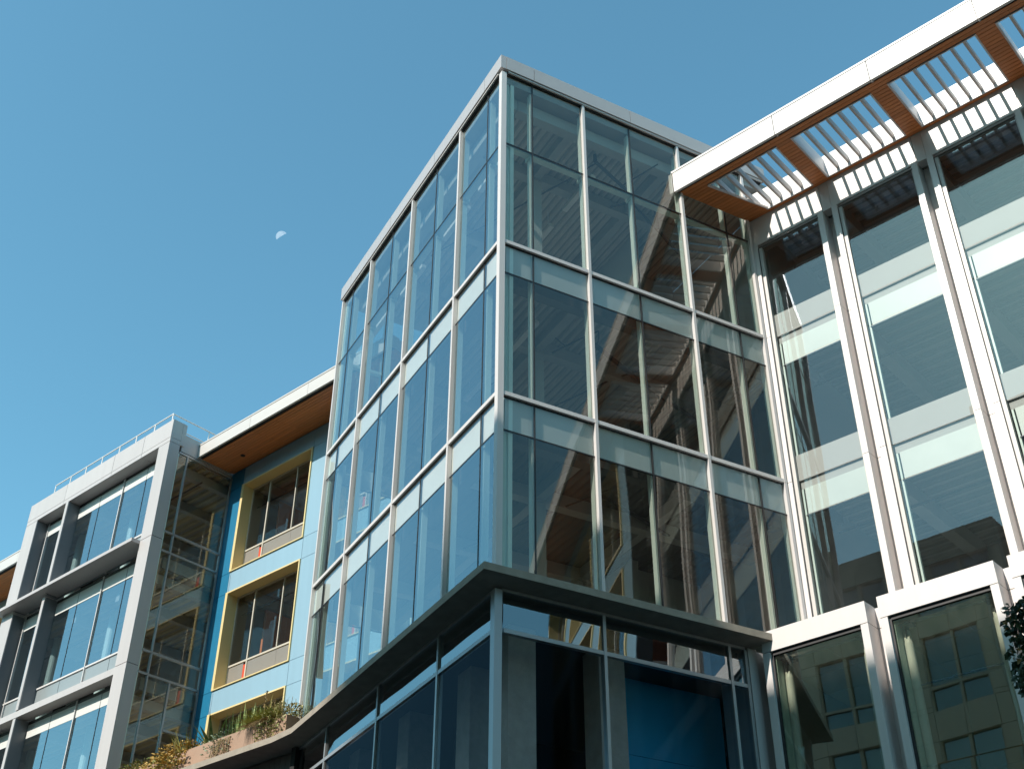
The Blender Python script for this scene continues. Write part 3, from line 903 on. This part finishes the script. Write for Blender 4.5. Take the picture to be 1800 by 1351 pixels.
# sun-facing side: glazed return
FX = Fr((BX1, 0, 0), (0, 1, 0), (1, 0, 0))
for z0, z1 in ((5.05, 8.06), (4.35, 4.97), (.85, 4.27), (.12, .77), (-3.35, .04), (-4.2, -3.43)):
    for p, q in ((3.90, 4.22), (4.27, 6.13)):
        if z0 == -3.35 and p > 4.2:
            B('glass_pane', 'glassD', bay, FX, 4.27, 5.03, -.03, -.01, z0, z1)
            B('glass_pane', 'glassD', bay, FX, 5.10, 6.13, -.03, -.01, -1.44, z1)
            B('glass_pane', 'glassD', bay, FX, 5.10, 6.13, -.03, -.01, z0, -1.52)
            continue
        B('glass_pane', 'glassD', bay, FX, p, q, -.03, -.01, z0, z1)
for z in (8.10, 5.01, 4.31, .81, .08, -3.39):
    B('side_transom', 'frame', bay, FX, 3.88, 6.16, -.06, .02, z - .035, z + .035)
B('side_mullion', 'frame', bay, FX, 4.222, 4.268, -.07, .03, -4.2, 8.06)
B('side_mullion', 'frame', bay, FX, 5.035, 5.095, -.07, .03, -3.35, .04)
B('side_mullion', 'frame', bay, FX, 6.14, 6.19, -.07, .025, -4.2, 8.06)
B('vent_frame', 'frame', bay, FX, 5.1, 6.13, -.05, .05, -1.515, -1.445)
B('jamb_strip', 'mint', bay, FX, 3.865, 3.895, -.05, .0, -4.2, 8.06)
for z in (4.2, 0, -4.2):
    B('floor_slab', 'slab', bay, WF, -28.1, -18.95, 4.15, 9, z - .38, z + .02)
    for i in range(4):
        pass
B('roof_slab', 'slab', bay, WF, -28.1, -18.95, 3.97, 9, 8.1, 8.5)
for zt in (8.1, 3.82, -.38):
    mb = MB(); y = 4.3
    while y < 8.8:
        mb.prism(Fr((0, 0, 0), (0, 1, 0), Z, (1, 0, 0)), [(y, zt - .001), (y + .04, zt - .07), (y + .16, zt - .07), (y + .2, zt - .001)], -28.0, -19.0)
        y += .36
    mb.build('ceiling_deck', 'bdeck', bay, kind='stuff')
    for x in (-27, -24.3, -21.6, -19.5):
        B('ceiling_beam', 'beam', bay, WF, x, x + .22, 4.2, 8.9, zt - .42, zt - .08)
    MB().tube((-27.9, 5.2, zt - .5), (-19.1, 5.2, zt - .5), .03, n=8).build('ceiling_pipe', 'steel', bay)
    for x in (-26.6, -22.9):
        MB().tube((x, 5.0, zt - 3.8), (x, 5.0, zt - .08), .16, n=16).build('round_column', 'mint', bay)
B('rear_wall', 'wall', bay, WF, -28.1, -18.95, 9.0, 9.1, -4.2, 8.1)
B('far_side_wall', 'silver', bay, WF, BX0, BX0 + .05, 3.96, 6.19, -4.3, 8.9)

# roof railing
rail = thing('roof_railing', (-23.5, 4.1, 9.29), 'thin white roof railing on top of the silver window box', 'railing')
YR = 3.9
def rod(nm, a, b, r=.022): MB().tube(a, b, r, n=8).build(nm, 'white', rail)
zt = 10.13
px = [-27.56, -26.44, -25.35, -24.23, -23.06, -21.96, -20.78, -19.67]
rod('top_rail', (px[0], YR, zt + .05), (px[-1], YR, zt), .025)
for x in px: rod('rail_post', (x, YR, 8.9), (x, YR, zt + .02))
rod('mid_rail', (px[0], YR, 9.6), (px[-1], YR, 9.6))
for yy in (5.5, 7.1): rod('rail_post', (px[-1], yy, 8.9), (px[-1], yy, zt))
rod('top_rail', (px[-1], YR, zt), (px[-1], 8.8, zt), .025)
rod('mid_rail', (px[-1], YR, 9.6), (px[-1], 8.8, 9.6))

# ------------------------------------------------------------------ planter and plants on the ledge
pl = thing('planter', (-15, 3.3, -4.28), 'long terracotta coloured planter box along the ledge below the blue facade', 'planter')
for a, b in ((-12.62, -9.90), (-16.3, -12.635), (-20.0, -16.315)):
    mb = MB().box(WF, a, b, 3.05, 3.09, -4.27, -3.64).box(WF, a, b, 3.75, 3.79, -4.27, -3.64)
    mb.box(WF, a, a + .04, 3.091, 3.749, -4.27, -3.64).box(WF, b - .04, b, 3.091, 3.749, -4.27, -3.64)
    mb.build('planter_box', 'terra', pl)
    B('soil', 'soil', pl, WF, a + .042, b - .042, 3.092, 3.748, -4.26, -3.72)
def leaf(mb, p, d, L, wd, curl=0.0, upv=None):
    """a folded leaf of two quads along d"""
    d = Vector(d).normalized()
    s = d.cross(Vector((rnd.uniform(-1, 1), rnd.uniform(-1, 1), rnd.uniform(-.3, 1)))).normalized() * wd * .5
    n = d.cross(s).normalized()
    p = Vector(p)
    m_ = p + d * L * .55 + n * curl * L
    e = p + d * L + n * curl * L * .2 + Vector((0, 0, -abs(curl) * L * .5))
    k = len(mb.v)
    mb.v += [p, m_ - s, e, m_ + s, m_ - n * wd * .12]
    mb.f += [(k, k + 1, k + 4), (k + 1, k + 2, k + 4), (k + 2, k + 3, k + 4), (k + 3, k, k + 4)]
def blade(mb, p, d, L, wd, droop, seg=5):
    p = Vector(p); d = Vector(d).normalized()
    s = d.cross(Z)
    if s.length < .05: s = Vector((1, 0, 0))
    s.normalize()
    s = (s + Vector((rnd.uniform(-.4, .4), rnd.uniform(-.4, .4), 0))).normalized()
    k = len(mb.v); q = p.copy(); v = d.copy()
    for i in range(seg + 1):
        t = i / seg
        ww = wd * (1 - t ** 1.6) * .5 + .001
        mb.v += [q - s * ww, q + s * ww + v.cross(s) * ww * .5]
        q = q + v * (L / seg)
        v = (v + Vector((0, 0, -droop / seg))).normalized()
    for i in range(seg):
        a = k + 2 * i
        mb.f.append((a, a + 1, a + 3, a + 2))
def plant(name, loc, label, parts):
    t = thing(name, loc, label, 'plant', 'plants in the terracotta planter')
    for nm, mb, m in parts:
        mb.build(nm, m, t, fix=False)
    return t
def mound(c, rx, ry, rz, n, L, wd, hang=0.0, up_=0.5):
    mb = MB()
    for _ in range(n):
        th = rnd.uniform(0, 2 * math.pi); u = rnd.random() ** .5; h = rnd.random()
        q = Vector(c) + Vector((math.cos(th) * rx * u, math.sin(th) * ry * u, rz * h * (1.1 - u * .6)))
        q += Vector((noise.noise(q * 3) * .1, 0, noise.noise(q * 4 + Vector((9, 0, 0))) * .12))
        if rnd.random() < hang:
            q.y = c[1] - ry - rnd.uniform(0, .06); q.z = c[2] - rnd.random() ** 1.4 * .42
        d = Vector((math.cos(th), math.sin(th) - .3, rnd.uniform(-.4, 1) * up_ + .1))
        leaf(mb, q, d, L * rnd.uniform(.6, 1.3), wd * rnd.uniform(.7, 1.2), rnd.uniform(-.2, .3))
    return mb
def stems(c, rx, ry, n, L, down=False):
    mb = MB()
    for _ in range(n):
        p = Vector(c) + Vector((rnd.uniform(-rx, rx), rnd.uniform(-ry, ry) if not down else -ry, 0))
        v = Vector((rnd.uniform(-.3, .3), rnd.uniform(-.4, .1), -1 if down else 1))
        for s_ in range(3):
            e = p + v.normalized() * L / 3 * rnd.uniform(.7, 1.2)
            mb.tube(p, e, .006, n=4)
            p = e; v += Vector((rnd.uniform(-.4, .4), rnd.uniform(-.3, .2), 0))
    return mb
def rosette(c, n, L, wd, droop, spread, rx=.1):
    mb = MB()
    for i in range(n):
        th = 2 * math.pi * i / n + rnd.uniform(-.3, .3)
        blade(mb, Vector(c) + Vector((math.cos(th) * rx, math.sin(th) * rx, 0)), (math.cos(th) * spread, math.sin(th) * spread, rnd.uniform(.6, 1)), L * rnd.uniform(.75, 1.15), wd, droop * rnd.uniform(.6, 1.3))
    return mb
ZP = -3.70
plant('trailing_succulent', (-16.6, 3.3, ZP), 'low pink tinged succulents trailing at the far left end of the planter', [
    ('foliage', mound((-16.6, 3.3, ZP), 1.5, .34, .34, 760, .12, .055, .30), LEAF['olive']),
    ('blooms', mound((-16.7, 3.25, ZP + .05), 1.2, .3, .24, 130, .06, .05, .15), LEAF['pink']),
    ('stem', stems((-16.6, 3.3, ZP), 1.0, .28, 20, .3), LEAF['dry'])])
plant('golden_bush', (-14.7, 3.25, ZP), 'golden leaved bush spilling over the planter front left of the aloe', [
    ('foliage', mound((-14.85, 3.25, ZP), 1.0, .34, .50, 900, .12, .055, .36), LEAF['gold']),
    ('under_foliage', mound((-14.7, 3.2, ZP - .05), .7, .3, .3, 240, .11, .05, .75), LEAF['olive']),
    ('stem', stems((-14.7, 3.3, ZP), .6, .25, 26, .5), LEAF['dry'])])
plant('tufted_grass', (-14.3, 3.4, ZP), 'spiky olive grass tuft behind the golden bush', [
    ('blade_tuft', rosette((-14.35, 3.4, ZP), 60, .75, .03, .5, .45, .3), LEAF['grass'])])
plant('aloe', (-13.35, 3.35, ZP), 'big aloe with few thick curved grey green leaves', [
    ('leaf_rosette', rosette((-13.35, 3.35, ZP), 9, .95, .13, .35, .75, .06), LEAF['green'])])
plant('silver_shrub', (-12.65, 3.3, ZP), 'small silver green shrub with dark hanging stems at the planter joint', [
    ('foliage', mound((-12.7, 3.3, ZP), .65, .28, .42, 380, .09, .045, .12), LEAF['silver']),
    ('hanging_stems', stems((-12.5, 3.3, ZP), .35, .28, 26, .6, True), LEAF['dry']),
    ('hanging_leaves', mound((-12.5, 3.2, ZP - .1), .4, .2, .1, 110, .06, .035, .95), LEAF['dark'])])
mb = MB()
for i in range(64):
    x = -11.85 + rnd.uniform(-.75, .7)
    blade(mb, (x, 3.35 + rnd.uniform(-.2, .2), ZP), (rnd.uniform(-.16, .16), rnd.uniform(-.1, .1), 1), rnd.uniform(.45, .95) * (1.1 - abs(x + 12.0) * .45), .07, .03, 4)
plant('snake_plant', (-11.85, 3.35, ZP), 'cluster of tall upright green sword leaves in the middle of the planter', [('blade_cluster', mb, LEAF['green'])])
mb = MB(); mb2 = MB()
for x, h in ((-11.35, 1.1), (-11.1, .8)):
    mb.tube((x, 3.4, ZP), (x + .05, 3.38, ZP + h), .012, .006, n=5)
    for i in range(60):
        t = rnd.uniform(.6, 1)
        leaf(mb2, (x + .05 * t, 3.4 - .02 * t, ZP + h * t), (rnd.uniform(-1, 1), rnd.uniform(-1, 1), .6), .06, .03)
plant('seed_stalks', (-11.2, 3.4, ZP), 'two thin brown seed stalks rising beside the sword leaves', [('stalk', mb, LEAF['dry']), ('seed_head', mb2, LEAF['dry'])])
mb = MB()
for i in range(420):
    th = rnd.uniform(0, 6.283)
    x = -10.95 + rnd.uniform(-.65, .6)
    blade(mb, (x, 3.25 + rnd.uniform(-.15, .2), ZP + rnd.uniform(0, .12)), (math.cos(th) * .8, math.sin(th) * .5 - .45, rnd.uniform(.5, 1.2)), rnd.uniform(.4, .85), .018, rnd.uniform(.9, 2.1), 6)
mb2 = MB()
for i in range(90):
    x = -10.95 + rnd.uniform(-.6, .55)
    blade(mb2, (x, 3.06, ZP + .08), (rnd.uniform(-.2, .2), -.8, .1), rnd.uniform(.3, .65), .014, 2.2, 5)
plant('weeping_grass', (-10.95, 3.25, ZP), 'mound of yellow green weeping grass drooping over the planter edge', [('blade_mound', mb, LEAF['grass']), ('drooping_tips', mb2, LEAF['dry'])])
plant('cream_bush', (-10.25, 3.25, ZP), 'cream leaved bush at the right corner of the planter with dark trailing leaves', [
    ('foliage', mound((-10.4, 3.28, ZP), .68, .3, .52, 640, .11, .05, .10), LEAF['cream']),
    ('trailing_leaves', mound((-10.5, 3.2, ZP - .05), .5, .25, .1, 170, .08, .045, .92), LEAF['olive']),
    ('stem', stems((-10.3, 3.3, ZP), .5, .25, 24, .55), LEAF['dry'])])
plant('grey_herb', (-9.72, 3.62, -4.28), 'little grey green herb behind the right end of the planter', [
    ('foliage', mound((-9.72, 3.62, -3.95), .2, .14, .62, 150, .08, .035, 0), LEAF['silver']),
    ('stem', stems((-9.72, 3.62, -4.28), .08, .06, 8, .8), LEAF['dry'])])

# ------------------------------------------------------------------ street tree reaching into the right edge
tr = thing('street_tree', (12.6, -2.4, G0), 'dark leaved street tree with few orange leaves reaching in at the right edge', 'tree')
mb = MB()
mb.tube((12.6, -2.4, G0), (12.55, -2.35, -13.2), .15, .12, 12).tube((12.55, -2.35, -13.2), (12.4, -2.4, -10.8), .12, .07, 10)
mb.build('trunk', 'bark', tr, smooth=True)
mb = MB()
tips = [(10.47, -3.55, -9.40), (10.45, -3.58, -9.76), (10.52, -3.72, -10.05), (11.3, -2.2, -8.6), (12.2, -3.4, -9.0), (13.2, -2.0, -8.6), (13.4, -3.0, -9.6), (12.2, -1.5, -9.3), (12.4, -2.4, -8.2), (11.6, -3.2, -9.9), (13.0, -1.6, -10.0), (11.4, -2.5, -9.3)]
for q in tips:
    mb.tube((12.45, -2.4, -11.2), q, .035, .008, 6)
mb.build('limb', 'bark', tr)
mb = MB(); mo = MB()
for i, q in enumerate(tips):
    R_ = .27 if i < 3 else .75
    for _ in range(620 if i < 3 else 520):
        v = Vector((rnd.gauss(0, 1), rnd.gauss(0, 1), rnd.gauss(0, 1))).normalized() * R_ * rnd.random() ** .45
        v.z *= .95
        p = Vector(q) + v
        if noise.noise(p * 3.2) < -.3: continue
        leaf(mo if rnd.random() < .09 else mb, p, (v.x + rnd.uniform(-.4, .4), v.y + rnd.uniform(-.4, .4), rnd.uniform(-1, .3)), rnd.uniform(.05, .10), rnd.uniform(.04, .07), rnd.uniform(-.2, .3))
mb.build('crown', LEAF['dark'], tr, fix=False)
mo.build('autumn_leaves', LEAF['autumn'], tr, fix=False)

# ------------------------------------------------------------------ buildings across the street (mirrored in the glass, and casting the street's shade)
opp = thing('brown_building', (-24, -30, G0), 'brown panelled building across the street, seen mirrored in the lower window bays', 'building')
def opp_top(x): return 15.3 if x < -17 else 14.5
PW = 1.24
wins = []
x = -44.9
FW = 4.65
rows_z = [8.3 + FW * k for k in (1, 0, -1, -2, -3, -4)]
wx = []
xx = -4.1
while xx > -43:
    wx.append((xx - 3.0, xx)); xx -= 5.1
mb = MB()
nx = 0
xc = -3.5
zgrid = []
for zt in rows_z: zgrid += [zt, zt - 2.4, zt - 3.4]
cells = []
xs = sorted(set([-45.0, -3.5] + [v for p in wx for v in p] + [p[1] + 1.05 for p in wx if p[1] + 1.05 < -3.6] + [p[0] + 1.5 for p in wx]))
zs = sorted(set([G0, 14.5, 14.0] + [z for z in zgrid if G0 < z < 14.4] + [z - 3.9 + .7 for z in rows_z if G0 < z - 3.2 < 14]))
for a, b in zip(xs[:-1], xs[1:]):
    for c, d in zip(zs[:-1], zs[1:]):
        xm, zm = (a + b) / 2, (c + d) / 2
        if b - a < .03 or d - c < .03: continue
        inw = any(p < xm < q for p, q in wx) and any(zt - 3.4 < zm < zt for zt in rows_z)
        if not inw:
            mb.box(WF, a + .012, b - .012, -25.08, -25.0, c + .012, d - .012)
mb.build('facade_panels', 'brown', opp, kind='stuff')
B('core', 'tan', opp, WF, -45, -3.5, -45, -25.45, G0, 14.45)
mb = MB()
for a, b in zip(xs[:-1], xs[1:]):
    for c, d in zip(zs[:-1], zs[1:]):
        xm, zm = (a + b) / 2, (c + d) / 2
        if not (any(p < xm < q for p, q in wx) and any(zt - 3.4 < zm < zt for zt in rows_z)):
            mb.box(WF, a, b, -25.44, -25.085, c, d)
mb.build('backing_wall', 'joint', opp)
B('roof_step', 'brown', opp, WF, -45, -17, -44, -25.0, 14.52, 15.3)
for p, q in wx:
    for zt in rows_z:
        z0 = max(zt - 3.4, G0 + .05)
        if zt > 14.4 or zt < G0 + 1: continue
        wdw = MB().box(WF, p, p + .09, -25.3, -25.1, z0, zt).box(WF, q - .09, q, -25.3, -25.1, z0, zt).box(WF, p + 1.45, p + 1.6, -25.3, -25.1, z0, zt).box(WF, p + .09, p + 1.45, -25.3, -25.1, zt - 2.55, zt - 2.4).box(WF, p + 1.6, q - .09, -25.3, -25.1, zt - 2.55, zt - 2.4).build('window', 'tan', opp)
        for u, v in ((p + .09, p + 1.45), (p + 1.6, q - .09)):
            B('pane', 'glassO', wdw, WF, u + .003, v - .003, -25.25, -25.23, zt - 2.397, zt - .003)
            B('pane', 'glassO', wdw, WF, u + .003, v - .003, -25.25, -25.23, z0 + .003, zt - 2.553)
tall = thing('tall_block', (20, -40, G0), 'taller plain block behind the photographer that shades the street', 'building')
B('shaft', 'brown', tall, WF, -2.9, 46, -58, -25.6, G0, 20.25)
B('parapet', 'tan', tall, WF, -2.9, 46, -58, -25.3, 20.26, 20.75)
for k in range(8):
    z = G0 + 2.5 + 4.4 * k
    for q in range(12):
        x = -1.6 + 3.9 * q
        f_ = MB().box(WF, x, x + .1, -25.59, -25.45, z, z + 2.3).box(WF, x + 2.5, x + 2.6, -25.59, -25.45, z, z + 2.3).box(WF, x + .1, x + 2.5, -25.59, -25.45, z + 2.2, z + 2.3).box(WF, x + .1, x + 2.5, -25.59, -25.45, z, z + .1).build('window', 'tan', tall)
        B('pane', 'glassO', f_, WF, x + .103, x + 2.497, -25.57, -25.55, z + .103, z + 2.197)
slim = thing('shade_tower', (-18, -158, G0), 'unseen slender block added to shade the left mullions of the glass tower', 'building')  # out of view, placed only for its shadow on the left mullions
B('shaft', 'brown', slim, WF, -22, -14.6, -166, -150, G0, 125.5)
B('plant_room', 'tan', slim, WF, -21, -16, -164, -152, 125.51, 127.0)
for k in range(34):
    z = G0 + 3 + 4.1 * k
    B('window_band', 'glassO', slim, WF, -21.5, -15.1, -150.0, -149.94, z, z + 2.2)

# ------------------------------------------------------------------ day moon
md = Vector((-0.6252, 0.4199, 0.6579)).normalized()
MC = CAM + md * 900; MR = 900 * 9.8 / 2142
rr_ = md.cross(Z).normalized(); uu_ = rr_.cross(md)
lit = (-rr_ * .66 + uu_ * .75).normalized(); per = lit.cross(md).normalized()
mb = MB()
nu, nv = 24, 10
idx = {}
for i in range(nu + 1):
    la = -math.pi / 2 + math.pi * i / nu                 # along the terminator
    for j in range(nv + 1):
        # from the bright limb to the terminator, a little short of half
        ph = math.radians(0 + 84 * j / nv)
        n_ = per * math.sin(la) + (lit * math.cos(ph) - md * math.sin(ph)) * math.cos(la)
        idx[i, j] = len(mb.v); mb.v.append(MC + n_ * MR)
for i in range(nu):
    for j in range(nv):
        mb.f.append((idx[i, j], idx[i + 1, j], idx[i + 1, j + 1], idx[i, j + 1]))
mo = mb.build('moon', 'moon', None, fix=False)
mo['label'] = 'pale half moon in the clear blue daytime sky'
mo['category'] = 'moon'
for o in bpy.data.objects:
    if '_b' in o: del o['_b']
